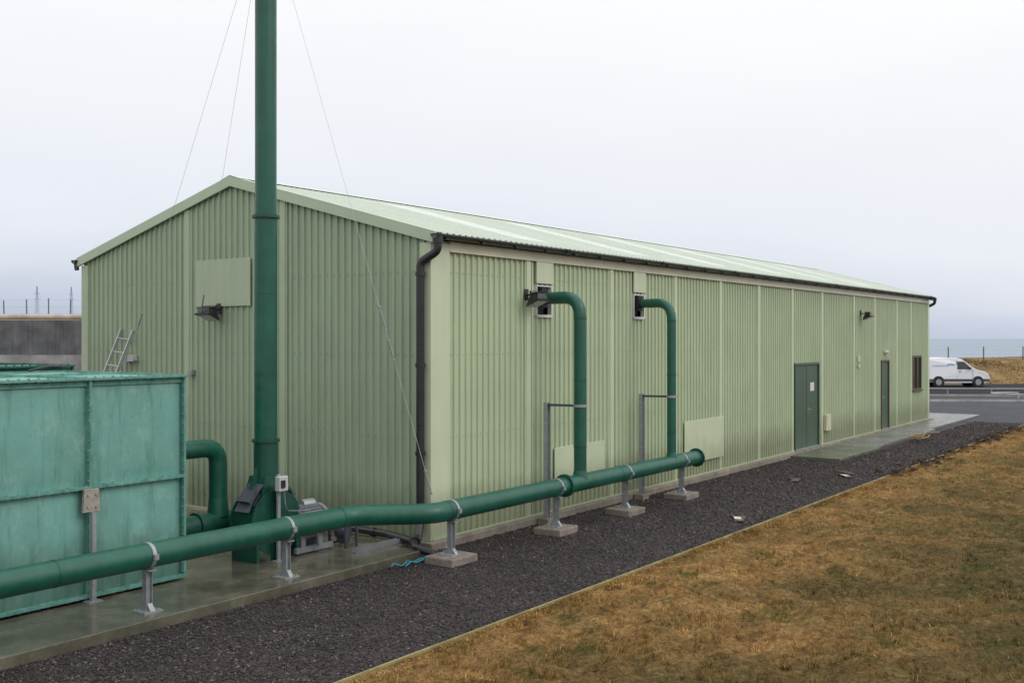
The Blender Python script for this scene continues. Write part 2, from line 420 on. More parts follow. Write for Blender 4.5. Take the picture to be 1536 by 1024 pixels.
for zz in (.25,1.5,2.75,4.0):       # fixing screws
    for k in range(int(LX/PI_)):
        x=k*PI_+.04
        if any(a-.1<x<c+.1 and z0-.05<zz<z1+.05 for a,c,z0,z1 in openings): continue
        lw.box(x-.008,x+.008,-.012,0.0,zz-.008,zz+.008,0)
lw.obj('wall',M_wall,shed,label='long side wall in pale green corrugated sheet')
gw=MB(); ribs(gw,0,WY,0,lambda y:roofz(y)-.07,lambda s,o,z:(-o,s,z),(RY,))
for zz in (.25,1.5,2.75,4.0):
    for k in range(int(WY/PI_)): gw.box(-.012,0,k*PI_+.032,k*PI_+.048,zz-.008,zz+.008)
gw.obj('wall',M_wall_shade,shed,label='gable end wall in pale green corrugated sheet')
bw=MB(); ribs(bw,0,LX,0,ez,lambda s,o,z:(s,WY+o,z)); bw.obj('wall',M_wall,shed)
fw=MB(); ribs(fw,0,WY,0,lambda y:roofz(y)-.07,lambda s,o,z:(LX+o,s,z),(RY,)); fw.obj('wall',M_wall,shed)
rf=MB()
lights=[(3,4),(7,8),(11,12),(15,16),(19,20),(23,24)]
def roofpart(side):
    def place(s,o,w):
        y=RY-side*w; return (s,y,RZ-SL*w+o-.02)
    cur=-.02
    for a,c in lights:
        ribs(rf,cur,a,4.52,0.02,place,mi=0)
        ribs(rf,a,c,4.52,3.9,place,mi=0); ribs(rf,a,c,3.9,.6,place,mi=1); ribs(rf,a,c,.6,.02,place,mi=0); cur=c
    ribs(rf,cur,LX+.05,4.52,.02,place,mi=0)
roofpart(1); roofpart(-1)
for sd in (1,-1):
    y0=RY-sd*4.5
    rf.hex([(0,RY,RZ-.10),(LX,RY,RZ-.10),(LX,y0,roofz(y0)-.10),(0,y0,roofz(y0)-.10),(0,RY,RZ-.06),(LX,RY,RZ-.06),(LX,y0,roofz(y0)-.06),(0,y0,roofz(y0)-.06)],0)
roof=rf.obj('roof',[M_roof,M_rooflight],shed)
rc=MB()
for sd in (1,-1):
    y0=RY-sd*.25; z0=RZ-SL*.25+.025; 
    rc.add([(-.09,RY,RZ+.03),(LX+.09,RY,RZ+.03),(LX+.09,y0,z0),(-.09,y0,z0)],[(0,1,2,3)])
rc.obj('ridge_cap',M_roof,roof)
for xa,xb,lab in ((-.095,-.045,0),(LX+.045,LX+.095,1)):
    bg=MB()
    for sd in (1,-1):
        ye=RY-sd*4.56; ze=RZ-SL*4.56
        bg.hex([(xa,RY,RZ-.155),(xb,RY,RZ-.155),(xb,ye,ze-.155),(xa,ye,ze-.155),(xa,RY,RZ+.018),(xb,RY,RZ+.018),(xb,ye,ze+.018),(xa,ye,ze+.018)])
        xc,xd=(xb,xb+.13) if lab==0 else (xa-.13,xa)
        bg.hex([(xc,RY,RZ+.008),(xd,RY,RZ+.008),(xd,ye,ze+.008),(xc,ye,ze+.008),(xc,RY,RZ+.017),(xd,RY,RZ+.017),(xd,ye,ze+.017),(xc,ye,ze+.017)])
    bg.obj('barge_flashing',M_barge,shed)
for x in (2.52,5.32,8.02,10.3,12.57,14.88,17.2,20.1,22.25,24.8,26.6):
    b=MB(); b.box(x-.06,x+.06,-.048,-.002,0.0,4.30); b.box(x-.085,x-.06,-.034,-.002,0,4.3); b.box(x+.06,x+.085,-.034,-.002,0,4.3)
    b.obj('cover_strip',M_trim,shed)
for y in (5.61,3.13):
    b=MB(); zt=roofz(y)-.16; b.box(-.048,-.002,y-.06,y+.06,0,zt); b.box(-.034,-.002,y-.09,y-.06,0,zt); b.box(-.034,-.002,y+.06,y+.09,0,zt); b.obj('cover_strip',M_trim_shade,shed)
b=MB(); b.box(-.05,.40,-.05,-.002,0,4.42); b.box(-.05,-.002,-.002,.16,0,4.42); b.obj('corner_flashing',M_trim,shed)
b=MB(); b.box(LX-.2,LX+.05,-.05,-.002,0,4.42); b.box(LX+.002,LX+.05,-.002,.16,0,4.42); b.obj('corner_flashing',M_trim,shed)
b=MB(); b.box(-.05,-.002,WY-.16,WY+.05,0,4.42); b.obj('corner_flashing',M_trim_shade,shed)
b=MB(); b.box(.402,LX-.202,-.052,-.002,4.305,4.46); b.box(.402,LX-.202,-.075,-.053,4.30,4.315); b.obj('eave_flashing',M_cream,shed)
b=MB(); b.box(-.16,LX+.15,-.16,.3,-.3,-.006); b.box(-.155,.3,.302,WY+.15,-.3,-.006); b.obj('plinth',M_conc,shed,bevel=.015)
b=MB(); b.box(.0,15.0,-.07,-.04,-.002,.03); b.box(17,22.9,-.07,-.04,-.002,.03);b.box(23.9,LX,-.07,-.04,-.002,.03); b.box(-.07,-.04,0,WY,-.002,.03); b.obj('drip_flashing',M_trim,shed)
def halfpipe(mb,x0,x1,y,z,r):
    n=10; vs=[]
    for x in (x0,x1):
        for rr in (r,r-.006):
            for k in range(n+1):
                a=math.pi*k/n; vs.append((x,y+rr*math.cos(a),z-rr*math.sin(a)))
    K=n+1; fs=[]
    for k in range(n):
        fs.append((k,k+1,2*K+k+1,2*K+k)); fs.append((K+k,K+k+1,3*K+k+1,3*K+k))
    fs+=[(0,K,3*K,2*K),(n,K+n,3*K+n,2*K+n)]
    for e in (0,2*K): fs.append(tuple(e+k for k in range(K)))
    mb.add(vs,fs,0,True)
gu=MB(); halfpipe(gu,-.14,LX+.12,-.19,4.535,.075)
for k in range(33): gu.box(k*.9+.05,k*.9+.10,-.27,-.12,4.455,4.475)
for k in range(8): halfpipe(gu,3.4+k*3.6,3.5+k*3.6,-.19,4.54,.085)
gu.obj('gutter',M_black,shed)
gu=MB(); halfpipe(gu,-.14,LX+.12,WY+.19,4.535,.075); gu.cyl((-.08,WY+.19,4.50),(-.08,WY+.16,4.34),.045,12); gu.obj('gutter',M_black,shed)
def drain(pts,r,clips,parent):
    d=MB(); d.tube(fillet(pts,.12,5),r,16)
    for z0,x,y in clips: d.cyl((x,y,z0-.03),(x,y,z0+.03),r+.014,16); d.box(x,x+.1,y-.012,y+.012,z0-.012,z0+.012)
    d.cyl(pts[0],(pts[0][0],pts[0][1],pts[0][2]-.1),r+.015,16)
    return d.obj('drainpipe',M_black,parent)
drain([(-.06,-.19,4.50),(-.06,-.19,4.28),(-.14,.075,4.12),(-.14,.075,.28),(-.3,-.02,.08),(-.42,-.08,.06)],.062,[(3.95,-.14,.075),(2.6,-.14,.075),(1.3,-.14,.075),(.5,-.14,.075)],shed)
drain([(LX+.15,-.22,4.50),(LX+.15,-.22,4.3),(LX+.12,.08,4.15),(LX+.12,.08,.1)],.055,[(3.0,LX+.12,.08)],shed)
def panel(pts,m=M_trim,lab=None):
    b=MB(); b.box(*pts); return b.obj('cover_panel',m,shed,bevel=.004,label=lab)
panel((-.054,-.034,3.92,5.36,3.55,4.37),M_trim_shade)
panel((3.32,5.02,-.056,-.034,.33,1.09)); panel((8.40,10.42,-.064,-.050,.30,1.22))
panel((2.74,3.26,-.064,-.034,3.93,4.30)); panel((6.16,6.64,-.064,-.034,3.90,4.30))
panel((17.35,17.75,-.12,-.034,.38,.83),M_cream)
for a,c,z0,z1 in openings[:2]:
    b=MB(); b.box(a-.02,a,-.05,.02,z0-.02,z1+.02); b.box(c,c+.045,-.06,.02,z0-.03,z1+.03); b.box(a,c,-.06,.02,z0-.045,z0); b.box(a,c,-.05,.02,z1,z1+.02)
    ve=b.obj('vent_opening',M_white,shed)
    b=MB(); b.box(a,c,.09,.11,z0,z1); b.box(a+.03,a+.2,-.12,.08,z0+.12,z1-.02); b.obj('vent_recess',M_dark,ve)
def door(x0,x1,zt,leaves,m,frame):
    fr=MB(); fr.box(x0,x0+.06,-.055,.06,0,zt); fr.box(x1-.06,x1,-.055,.06,0,zt); fr.box(x0+.06,x1-.06,-.055,.06,zt-.06,zt)
    d=node('door',shed)
    fr.obj('door_frame',frame,d)
    w=(x1-x0-.12)/leaves
    for k in range(leaves):
        l=MB(); a=x0+.06+k*w; l.box(a+.014,a+w-.014,-.02,.03,.03,zt-.07)
        for hz in (.3,1.1,1.9): l.cyl((a+(.012 if k==0 else w-.012),-.03,hz),(a+(.012 if k==0 else w-.012),-.03,hz+.1),.012,8)
        l.obj('door_leaf',m,d,bevel=.003)
    l=MB(); l.box(x0+.06,x1-.06,.031,.05,0,zt-.06); l.obj('gap_dark_sheet',M_dark,d)  # near-black sheet behind the leaves, painting the shade in their gaps
    h=MB(); hx=(x0+x1)/2+.08 if leaves==2 else x0+.16
    h.box(hx-.02,hx+.02,-.03,-.02,.95,1.12); h.tube([(hx,-.03,1.05),(hx,-.07,1.05),(hx+.12,-.07,1.05)],.01,8); h.obj('handle',M_galv,d)
    b=MB(); b.box(x0+.06,x1-.06,-.07,-.02,.0,.03); b.obj('threshold',M_galv,d)
    return d
d1=door(15.05,16.97,2.33,2,M_door,M_door)
b=MB(); b.box(16.28,16.58,-.026,-.021,1.55,1.78); b.obj('door_notice',M_white,d1)
door(22.96,23.87,2.28,1,M_door,M_brown)
wn=node('window',shed)
b=MB(); x0,x1,z0,z1=openings[4]
b.box(x0,x0+.07,-.05,.06,z0,z1);b.box(x1-.07,x1,-.05,.06,z0,z1);b.box(x0+.07,x1-.07,-.05,.06,z0,z0+.07);b.box(x0+.07,x1-.07,-.05,.06,z1-.07,z1);b.box((x0+x1)/2-.03,(x0+x1)/2+.03,-.045,.05,z0+.07,z1-.07)
b.obj('window_frame',M_brown,wn); b=MB(); b.box(x0+.07,x1-.07,.0,.01,z0+.07,z1-.07); b.obj('window_pane',M_glass,wn)
b=MB(); b.box(x0-.03,x1+.03,-.10,-.052,z0-.03,z0+.01); b.obj('sill',M_brown,wn)
b=MB(); b.box(20.42,20.62,-.07,-.034,2.28,2.46); b.box(20.45,20.59,-.075,-.07,2.31,2.43,0); b.box(20.45,20.6,-.08,-.034,2.10,2.2); b.obj('vent_grille',M_trim,shed)

# ------------------------------------------------------------ lamps
fl=thing('floodlight',(2.45,-.05,3.72),'dark floodlight on a bracket fixed to the green shed wall','lamp','floodlights on the shed')
b=MB(); ox,oy,oz=2.45,-.05,3.72
b.hex([(ox-.17,oy-.34,oz-.10),(ox+.17,oy-.34,oz-.10),(ox+.17,oy-.10,oz-.20),(ox-.17,oy-.10,oz-.20),(ox-.11,oy-.30,oz+.02),(ox+.11,oy-.30,oz+.02),(ox+.11,oy-.14,oz-.03),(ox-.11,oy-.14,oz-.03)])
for k in range(5): b.box(ox-.09+k*.045-.004,ox-.09+k*.045+.004,oy-.29,oy-.15,oz-.02,oz+.04)
b.hex([(ox-.18,oy-.37,oz-.10),(ox+.18,oy-.37,oz-.10),(ox+.18,oy-.34,oz-.11),(ox-.18,oy-.34,oz-.11),(ox-.18,oy-.37,oz-.07),(ox+.18,oy-.37,oz-.07),(ox+.18,oy-.34,oz-.07),(ox-.18,oy-.34,oz-.07)])
b.obj('lamp_housing',M_black,fl)
b=MB(); b.hex([(ox-.15,oy-.325,oz-.112),(ox+.15,oy-.325,oz-.112),(ox+.15,oy-.115,oz-.205),(ox-.15,oy-.115,oz-.205),(ox-.15,oy-.325,oz-.108),(ox+.15,oy-.325,oz-.108),(ox+.15,oy-.115,oz-.198),(ox-.15,oy-.115,oz-.198)]); b.obj('lamp_lens',M_lens,fl)
b=MB(); b.box(ox-.05,ox+.05,oy-.01,oy+.012,oz-.08,oz+.1); b.tube([(ox,oy,oz),(ox,oy-.2,oz)],.015,8); b.box(ox-.19,ox-.175,oy-.22,oy-.19,oz-.12,oz+.05); b.box(ox+.175,ox+.19,oy-.22,oy-.19,oz-.12,oz+.05); b.box(ox-.19,ox+.19,oy-.22,oy-.19,oz+.05,oz+.06)
b.obj('lamp_bracket',M_black,fl)
dup(fl,(-.06,4.72,3.50),-math.pi/2,'dark floodlight under a flat panel on the gable wall')
dup(fl,(20.75,-.05,3.76),0)
wl=thing('bulkhead_lamp',(23.4,-.04,2.55),'small white bulkhead lamp above the side door','lamp')
b=MB(); b.box(23.25,23.55,-.12,-.034,2.5,2.6); b.obj('lamp_body',M_white,wl,bevel=.02)
b=MB(); b.box(23.28,23.52,-.135,-.121,2.52,2.58); b.obj('lamp_lens',M_lens,wl)
gb=thing('gable_fixture',(-.05,7.2,2.62),'small pale box fixed to the gable wall beside the ladder','electrical box')
b=MB(); b.box(-.14,-.034,7.08,7.24,2.56,2.68); b.obj('box_body',M_boxg,gb,bevel=.01)
b=MB(); b.tube([(-.09,7.08,2.60),(-.12,6.98,2.58),(-.14,6.92,2.60)],.02,8); b.obj('spout',M_grey,gb)

# ------------------------------------------------------------ pipeline
pl=thing('pipeline',(0,-.85,0),'dark green round duct pipeline carried on low steel supports','pipe')
b=MB(); PZ=.61
b.tube(fillet([(-13,-.03,PZ),(-1.72,-.03,PZ),(-.95,-.85,PZ),(7.32,-.85,PZ)],.5,7),.14,28)
main=b.obj('pipe_run',M_pipe,pl)
for p0,p1 in (((-1.93,-.03,PZ),(-1.95,-.03,PZ)),((-.71,-.85,PZ),(-.69,-.85,PZ)),((-6.0,-.03,PZ),(-6.02,-.03,PZ)),((4.1,-.85,PZ),(4.12,-.85,PZ))):
    c=MB(); c.cyl(p0,p1,.1435,28); c.obj('pipe_seam',M_pipe2,main)
def flange(x,y,z,ax,r,t=.03,name='pipe_flange',par=pl,m=M_pipe2):
    b=MB(); d=Vector(ax)*t/2; c=Vector((x,y,z)); b.cyl(c-d*1.02,c+d*1.02,r,28)
    for k in range(10):
        a=2*math.pi*k/10
        u=Vector((0,0,1)) if abs(ax[2])<.5 else Vector((1,0,0)); v=Vector(ax).cross(u)
        q=c+(u*math.cos(a)+v*math.sin(a))*(r-.02); b.cyl(q-d*1.6,q+d*1.6,.008,6)
    return b.obj(name,m,par)
flange(7.30,-.85,PZ,(1,0,0),.185); flange(2.38,-.85,PZ,(1,0,0),.185,.05)
b=MB(); b.cyl((7.315,-.85,PZ),(7.36,-.85,PZ),.10,24); b.obj('end_cap',M_dgrey,pl)
def riser(x,top,hx,r):
    b=MB()
    b.tube(fillet([(x,-.85,PZ+.1),(x,-.85,top),(hx,.08,top)],.34,5),r,24)
    b.tube([(x,-.85,PZ+.05),(x,-.85,PZ+.20)],[r+.03,r+.002],24)
    ro=b.obj('riser_pipe',M_pipe,pl)
    for z in (1.2,2.3,3.33): 
        c=MB(); c.cyl((x,-.85,z-.012),(x,-.85,z+.012),r+.005,24); c.obj('pipe_seam',M_pipe2,ro)
    c=MB(); c.cyl((x,-.85,1.86),(x,-.85,1.90),r+.012,24); c.obj('pipe_clamp',M_galv,ro)
riser(2.86,3.68,2.97,.105); riser(6.21,3.68,6.38,.088)

def support(name,loc,zb,pz,r,block,label):
    x,y=loc
    t=thing(name,(x,y,zb),label,'pipe support','supports under the green pipeline')
    if block:
        b=MB(); b.box(x-.29,x+.29,y-.25,y+.25,zb,zb+.12); b.obj('concrete_block',M_block,t,bevel=.02); zz=zb+.12
    else: zz=zb
    b=MB(); b.box(x-.12,x+.12,y-.12,y+.12,zz,zz+.012)
    for dx in (-.09,.09):
        for dy in (-.09,.09): b.cyl((x+dx,y+dy,zz),(x+dx,y+dy,zz+.03),.01,6)
    b.obj('base_plate',M_galv,t)
    b=MB(); b.box(x-.04,x-.034,y-.04,y+.04,zz+.012,pz-r-.02); b.box(x+.034,x+.04,y-.04,y+.04,zz+.012,pz-r-.02); b.box(x-.034,x+.034,y-.003,y+.003,zz+.012,pz-r-.02); b.box(x-.05,x+.05,y-.10,y+.10,pz-r-.02,pz-r-.008)
    for s in (-1,1):
        b.hex([(x-.03,y+s*.04,zz+.012),(x+.03,y+s*.04,zz+.012),(x+.03,y+s*.1,zz+.012),(x-.03,y+s*.1,zz+.012),(x-.03,y+s*.04,zz+.09),(x+.03,y+s*.04,zz+.09),(x+.03,y+s*.042,zz+.09),(x-.03,y+s*.042,zz+.09)])
    b.obj('post',M_galv,t)
    b=MB(); b.cyl((x-.022,y,pz),(x+.022,y,pz),r+.006,28); b.box(x-.025,x+.025,y-.006-r-.03,y-r-.004,pz-.03,pz+.03); b.obj('pipe_clamp',M_galv,t)
    return t
s1=support('pipe_support',(-4.9,-.03),0,PZ,.14,False,'galvanised steel pipe support bolted to wet concrete slab')
dup(s1,(-2.87,-.03,0)); dup(s1,(-7.2,-.03,0))
s2=support('pipe_support',(-.57,-.85),-.13,PZ,.14,True,'galvanised pipe support on a concrete block in gravel')
for x in (2.12,4.39,6.63): dup(s2,(x,-.85,-.13),random.uniform(-.04,.04))
def bracket(x,xr,r):
    t=thing('bracket_post',(x,-.28,-.02),'galvanised post with arm steadying a green riser pipe','steel post','posts bracing the riser pipes')
    b=MB(); b.box(x-.045,x-.038,-.32,-.24,-.02,1.92); b.box(x+.038,x+.045,-.32,-.24,-.02,1.92); b.box(x-.038,x+.038,-.283,-.277,-.02,1.92)
    b.obj('post',M_galv,t)
    b=MB(); p=Vector((x,-.28,1.88)); q=Vector((xr,-.85,1.88)); d=(q-p); Mx=Matrix.Rotation(math.atan2(d.y,d.x),3,'Z')
    b.obox((p+q)/2+Vector((0,0,.0)),(d.length,.04,.04),Mx); b.obj('arm',M_dgrey,t)
    b=MB(); b.cyl((xr,-.85,1.858),(xr,-.85,1.902),r+.016,24); b.obj('arm_clamp',M_galv,t)
    b=MB(); b.box(x-.12,x+.12,-.38,-.18,-.13,-.02); b.obj('footing',M_conc,t)
bracket(2.72,2.86,.105); bracket(6.06,6.21,.088)

# ------------------------------------------------------------ exhaust stack with fan
SX,SY=-2.21,1.09
st=thing('exhaust_stack',(SX,SY,0),'tall dark green exhaust stack with fan unit at its foot','chimney')
b=MB(); b.cyl((SX,SY,4.66),(SX,SY,11.5),.146,36); b.cyl((SX,SY,1.6),(SX,SY,4.66),.156,36)
b.obj('stack_pipe',M_pipe,st)
for z in (3.6,2.5):
    c=MB(); c.cyl((SX,SY,z-.006),(SX,SY,z+.006),.1585,36); c.obj('pipe_seam',M_pipe2,st)
for z in (1.6,4.66,8.96): flange(SX,SY,z,(0,0,1),.19,.035,par=st)
b=MB(); b.cyl((SX,SY,.95),(SX,SY,1.585),.165,36)
b.obj('stack_base',M_pipe2,st)
fan=node('fan_casing',st)
b=MB()
b.hex([(SX-.30,SY-.2,.62),(SX+.30,SY-.2,.62),(SX+.30,SY+.2,.62),(SX-.30,SY+.2,.62),(SX-.15,SY-.16,1.12),(SX+.15,SY-.16,1.12),(SX+.15,SY+.16,1.12),(SX-.15,SY+.16,1.12)])
b.cyl((SX,SY-.21,.50),(SX,SY+.21,.50),.40,36)
for y in (SY-.215,SY+.215): b.cyl((SX,y-.01,.5),(SX,y+.01,.5),.44,36)
b.box(SX-.38,SX-.33,SY-.25,SY+.25,0,.5); b.box(SX+.33,SX+.38,SY-.25,SY+.25,0,.5); b.box(SX-.05,SX+.05,SY-.32,SY-.25,0,1.0)
b.box(SX-.12,SX+.12,SY-.23,SY-.225,.0,.9)
for k in range(8): b.cyl((SX+.42*math.cos(k*.785),SY-.24,.5+.42*math.sin(k*.785)),(SX+.42*math.cos(k*.785),SY-.22,.5+.42*math.sin(k*.785)),.012,6)
b.obj('volute',M_pipe2,fan)
for s in (-1,1):
    b=MB()
    for k in range(5):
        b.obox((SX+s*(.26+.028*k),SY-.02,.93-.04*k),(.016,.28,.24-.01*(k%2)*4),Matrix.Rotation(s*R(-38),3,'Y'))
    b.obox((SX+s*.315,SY-.02,.85),(.12,.23,.18),Matrix.Rotation(s*R(-38),3,'Y'))
    b.obj('flexible_coupling',M_dgrey,fan)
    b=MB()
    b.hex([(SX+s*.14,SY-.02,.9),(SX+s*.40,SY-.02,.72),(SX+s*.40,SY+.02,.72),(SX+s*.14,SY+.02,.9),(SX+s*.14,SY-.02,1.25),(SX+s*.16,SY-.02,1.25),(SX+s*.16,SY+.02,1.25),(SX+s*.14,SY+.02,1.25)])
    b.obj('gusset_plate',M_pipe2,st)
mo=node('fan_motor',st)
b=MB(); b.cyl((-1.84,.95,.42),(-1.40,.95,.42),.21,32); b.tube([(-1.40,.95,.42),(-1.34,.95,.42),(-1.29,.95,.42),(-1.26,.95,.42)],[.235,.232,.20,.12],32); b.cyl((-1.95,.95,.42),(-1.84,.95,.42),.10,20)
for k in range(28):
    a=2*math.pi*k/28; b.obox((-1.62,.95+.222*math.cos(a),.42+.222*math.sin(a)),(.42,.045,.007),Matrix.Rotation(a,3,'X'))
b.obj('motor_body',M_grey,mo)
b=MB(); b.box(-1.72,-1.52,.66,.74,.36,.50); b.cyl((-1.61,.70,.36),(-1.61,.70,.10),.02,8); b.obj('terminal_box',M_dgrey,mo,bevel=.01)
b=MB(); b.box(-1.95,-1.25,.76,.82,.03,.10); b.box(-1.95,-1.25,1.10,1.16,.03,.10); b.box(-1.80,-1.72,.823,1.097,.04,.22);b.box(-1.48,-1.40,.823,1.097,.04,.22); b.obj('motor_plinth',M_grey,mo)
b=MB(); b.cyl((-1.66,.98,.655),(-1.44,.98,.655),.07,18); b.obj('motor_cowl',M_alu,mo,bevel=.02)
b=MB()
for x in (-1.16,-.94):
    for y in (.60,.92): b.box(x-.016,x+.016,y-.016,y+.016,0,.34)
for y in (.60,.92): b.box(-1.18,-.92,y-.016,y+.016,.342,.375); b.box(-1.14,-.96,y-.012,y+.012,.03,.06)
for x in (-1.16,-.94): b.box(x-.016,x+.016,.618,.902,.342,.375)
b.cyl((-1.05,.66,.2),(-1.05,.86,.2),.085,16); b.box(-1.10,-1.0,.68,.84,.05,.13); b.obj('motor_frame',M_dgrey,mo)
cb=thing('control_box',(-2.3,.72,0),'small pale grey isolator box on a thin steel pole','electrical box')
b=MB(); b.box(-2.38,-2.22,.63,.72,.95,1.15); b.obj('box_body',M_boxg,cb,bevel=.012)
b=MB(); b.box(-2.355,-2.29,.61,.63,1.0,1.10); b.obj('switch',M_black,cb)
b=MB(); b.box(-2.325,-2.275,.722,.75,0,1.17); b.box(-2.38,-2.22,.66,.8,0,.012); b.obj('pole',M_galv,cb)
b=MB(); b.tube(fillet([(-2.25,.68,.96),(-2.25,.66,.76),(-2.15,.72,.66),(-1.7,.76,.60)],.1,5),.008,8); b.obj('cable',M_grey,cb)

op=thing('outlet_pipe',(-2.53,1.7,0),'dark green elbow pipe joining the tank to the fan duct','pipe')
b=MB(); b.tube(fillet([(-3.69,1.7,1.5),(-2.53,1.7,1.5),(-2.53,1.7,.62)],.24,5),.125,24); b.tube([(-2.53,1.7,.80),(-2.53,1.7,.55)],[.127,.15],24); b.obj('elbow_pipe',M_pipe,op)
b=MB(); b.cyl((-3.69,1.7,.46),(-2.0,1.7,.46),.15,24); b.tube(fillet([(-2.3,1.7,.46),(-1.95,1.7,.46),(-1.95,1.25,.46)],.2),.149,20); b.obj('lower_pipe',M_pipe2,op)
flange(-3.66,1.7,1.5,(1,0,0),.17,.03,par=op); flange(-2.9,1.7,.46,(1,0,0),.18,.03,par=op)

def guy(p0,p1,tb,label):
    p0=Vector(p0);p1=Vector(p1); t=thing('guy_wire',p1,label,'cable','guy wires of the stack')
    b=MB(); b.cyl(p0,p1,.0024,6); b.obj('wire',M_wire,t)
    d=(p0-p1).normalized()
    for a,l in tb:
        b=MB(); b.cyl(p1+d*(a-.06),p1+d*(a+l+.06),.005,8); b.cyl(p1+d*a,p1+d*(a+l),.013,8); b.cyl(p1+d*(a-.06),p1+d*(a-.03),.02,8); b.cyl(p1+d*(a+l+.03),p1+d*(a+l+.06),.02,8)
        b.obj('turnbuckle',M_galv,t)
    b=MB(); b.box(p1.x-.05,p1.x+.05,p1.y-.05,p1.y+.05,p1.z-.05,p1.z+.03); b.obj('anchor_plate',M_galv,t)
top=(SX,SY,8.96)
guy(top,(-.06,7.32,2.59),[(.9,.3)],'thin steel guy wire from stack to gable wall')
guy(top,(-.06,5.45,2.4),[(1.3,.3)],'thin steel guy wire from stack to gable wall')
guy(top,(-.12,-.42,-.06),[(3.35,.25),(2.9,.2),(.9,.25)],'thin steel guy wire from stack to ground by the shed corner')

# ------------------------------------------------------------ tank
def tank(x0,x1,y0,y1,z1,px,py,mp,mf,label,name='water_tank'):
    t=thing(name,((x0+x1)/2,(y0+y1)/2,0),label,'tank','panel tanks on the slab')
    b=MB()
    def panelgrid(P,U,Vv,nrm):
        n=12; vs=[]; ph=random.uniform(0,6)
        for i in range(n+1):
            for j in range(n+1):
                u=i/n; v=j/n; d=.02*min(1,6*min(u,1-u,v,1-v))+.014*math.sin(math.pi*u)*math.sin(math.pi*v)+.004*math.sin(5*u+ph)*math.sin(4*v+ph*2)*min(1,6*min(u,1-u,v,1-v))
                vs.append(Vector(P)+Vector(U)*u+Vector(Vv)*v+Vector(nrm)*d)
        b.add(vs,[(i*(n+1)+j,(i+1)*(n+1)+j,(i+1)*(n+1)+j+1,i*(n+1)+j+1) for i in range(n) for j in range(n)],0,True)
    wx=(x1-x0)/px; wy=(y1-y0)/py; hz=(z1-.04)/2
    for i in range(px):
        for k in range(2):
            panelgrid((x0+i*wx,y0+.03,.04+k*hz),(wx,0,0),(0,0,hz),(0,-1,0))
            panelgrid((x0+i*wx,y1-.03,.04+k*hz),(wx,0,0),(0,0,hz),(0,1,0))
        for j in range(py): panelgrid((x0+i*wx,y0+j*wy,z1-.03),(wx,0,0),(0,wy,0),(0,0,1))
    for j in range(py):
        for k in range(2):
            panelgrid((x0+.03,y0+j*wy,.04+k*hz),(0,wy,0),(0,0,hz),(-1,0,0)); panelgrid((x1-.03,y0+j*wy,.04+k*hz),(0,wy,0),(0,0,hz),(1,0,0))
    b.obj('tank_panel',mp,t)
    f=MB(); e=.014
    def bolts(P,D,L,nrm):
        P=Vector(P);D=Vector(D);nrm=Vector(nrm); k=.06
        while k<L:
            q=P+D*k; f.cyl(q-nrm*.017,q+nrm*.017,.015,6); k+=.115
    for i in range(px+1):
        x=x0+i*wx
        for dx in ((-e,-.001),(0.001,e)): f.box(x+dx[0],x+dx[1],y0-.055,y0+.03,.04,z1)
        bolts((x,y0-.028,.04),(0,0,1),z1-.04,(1.5,0,0))
        f.box(x-e,x+e,y0+.031,y1,z1-.03,z1+.012)
    for z in (.05,.04+hz,z1-.008):
        if z<.1 or z>z1-.1:
            f.box(x0-.02,x1+.02,y0-.075,y0+.028,z-.014,z+.014)
        else:
            f.box(x0,x1,y0-.058,y0+.028,z-.016,z-.001); f.box(x0,x1,y0-.058,y0+.028,z+.001,z+.016)
        bolts((x0,y0-.034,z),(1,0,0),x1-x0,(0,0,1.7))
        for xx in (x0,x1): f.box(xx-.04,xx+.04,y0+.029,y1,z-.012,z+.012)
    for j in range(1,py+1): f.box(x0,x1,y0+j*wy-e,y0+j*wy+e,z1-.03,z1+.016)
    f.box(x0,x1,y0-.006,y0+.0,z1-.09,z1-.024)
    f.obj('tank_flange',mf,t)
    return t
t1=tank(-8.89,-3.69,.95,3.45,2.54,4,2,M_tank,M_tankf,'pale green bolted panel tank standing on wet concrete slab')
b=MB(); b.hex([(-5.12,.84,1.02),(-4.90,.84,1.02),(-4.90,.885,1.02),(-5.12,.885,1.02),(-5.10,.84,1.28),(-4.92,.84,1.28),(-4.92,.885,1.28),(-5.10,.885,1.28)])
for z in (1.08,1.22):
    for x in (-5.06,-4.96): b.cyl((x,.82,z),(x,.84,z),.015,6)
b.obj('clamp_plate',mat('weathered_plate',(.30,.27,.24),.7,var=.3,scale=12),t1,bevel=.006)
b=MB(); b.box(-5.03,-4.98,.80,.86,0,1.02); b.box(-5.09,-4.92,.76,.90,0,.012); b.obj('brace_bar',M_galv,t1)
b=MB(); b.tube(fillet([(-4.4,3.2,2.57),(-4.3,2.8,2.64),(-4.0,2.9,2.60),(-3.8,3.4,2.60)],.1),.016,8); b.obj('hose',M_black,t1)
t2=tank(-8.6,-3.3,4.0,6.4,2.61,4,2,M_tankd,M_tankd,'dark green bolted panel tank behind the pale green one')

ld=thing('ladder',(-1.3,7.6,0),'aluminium ladder leaning against the gable wall','ladder')
p=Vector((-1.3,7.6,0)); q=Vector((-.05,7.35,3.16)); ax=(q-p).normalized(); side=Vector((0,1,0)); side=(side-ax*side.dot(ax)).normalized()
for s in (-.19,.19):
    b=MB(); Mx=Matrix((ax.cross(side),side,ax)).transposed(); b.obox((p+q)/2+side*s,(.06,.025,(q-p).length),Mx); b.obj('rail',M_alu,ld)
k=.25
while k<(q-p).length:
    b=MB(); b.cyl(p+ax*k-side*.18,p+ax*k+side*.18,.014,8); b.obj('rung',M_alu,ld); k+=.27

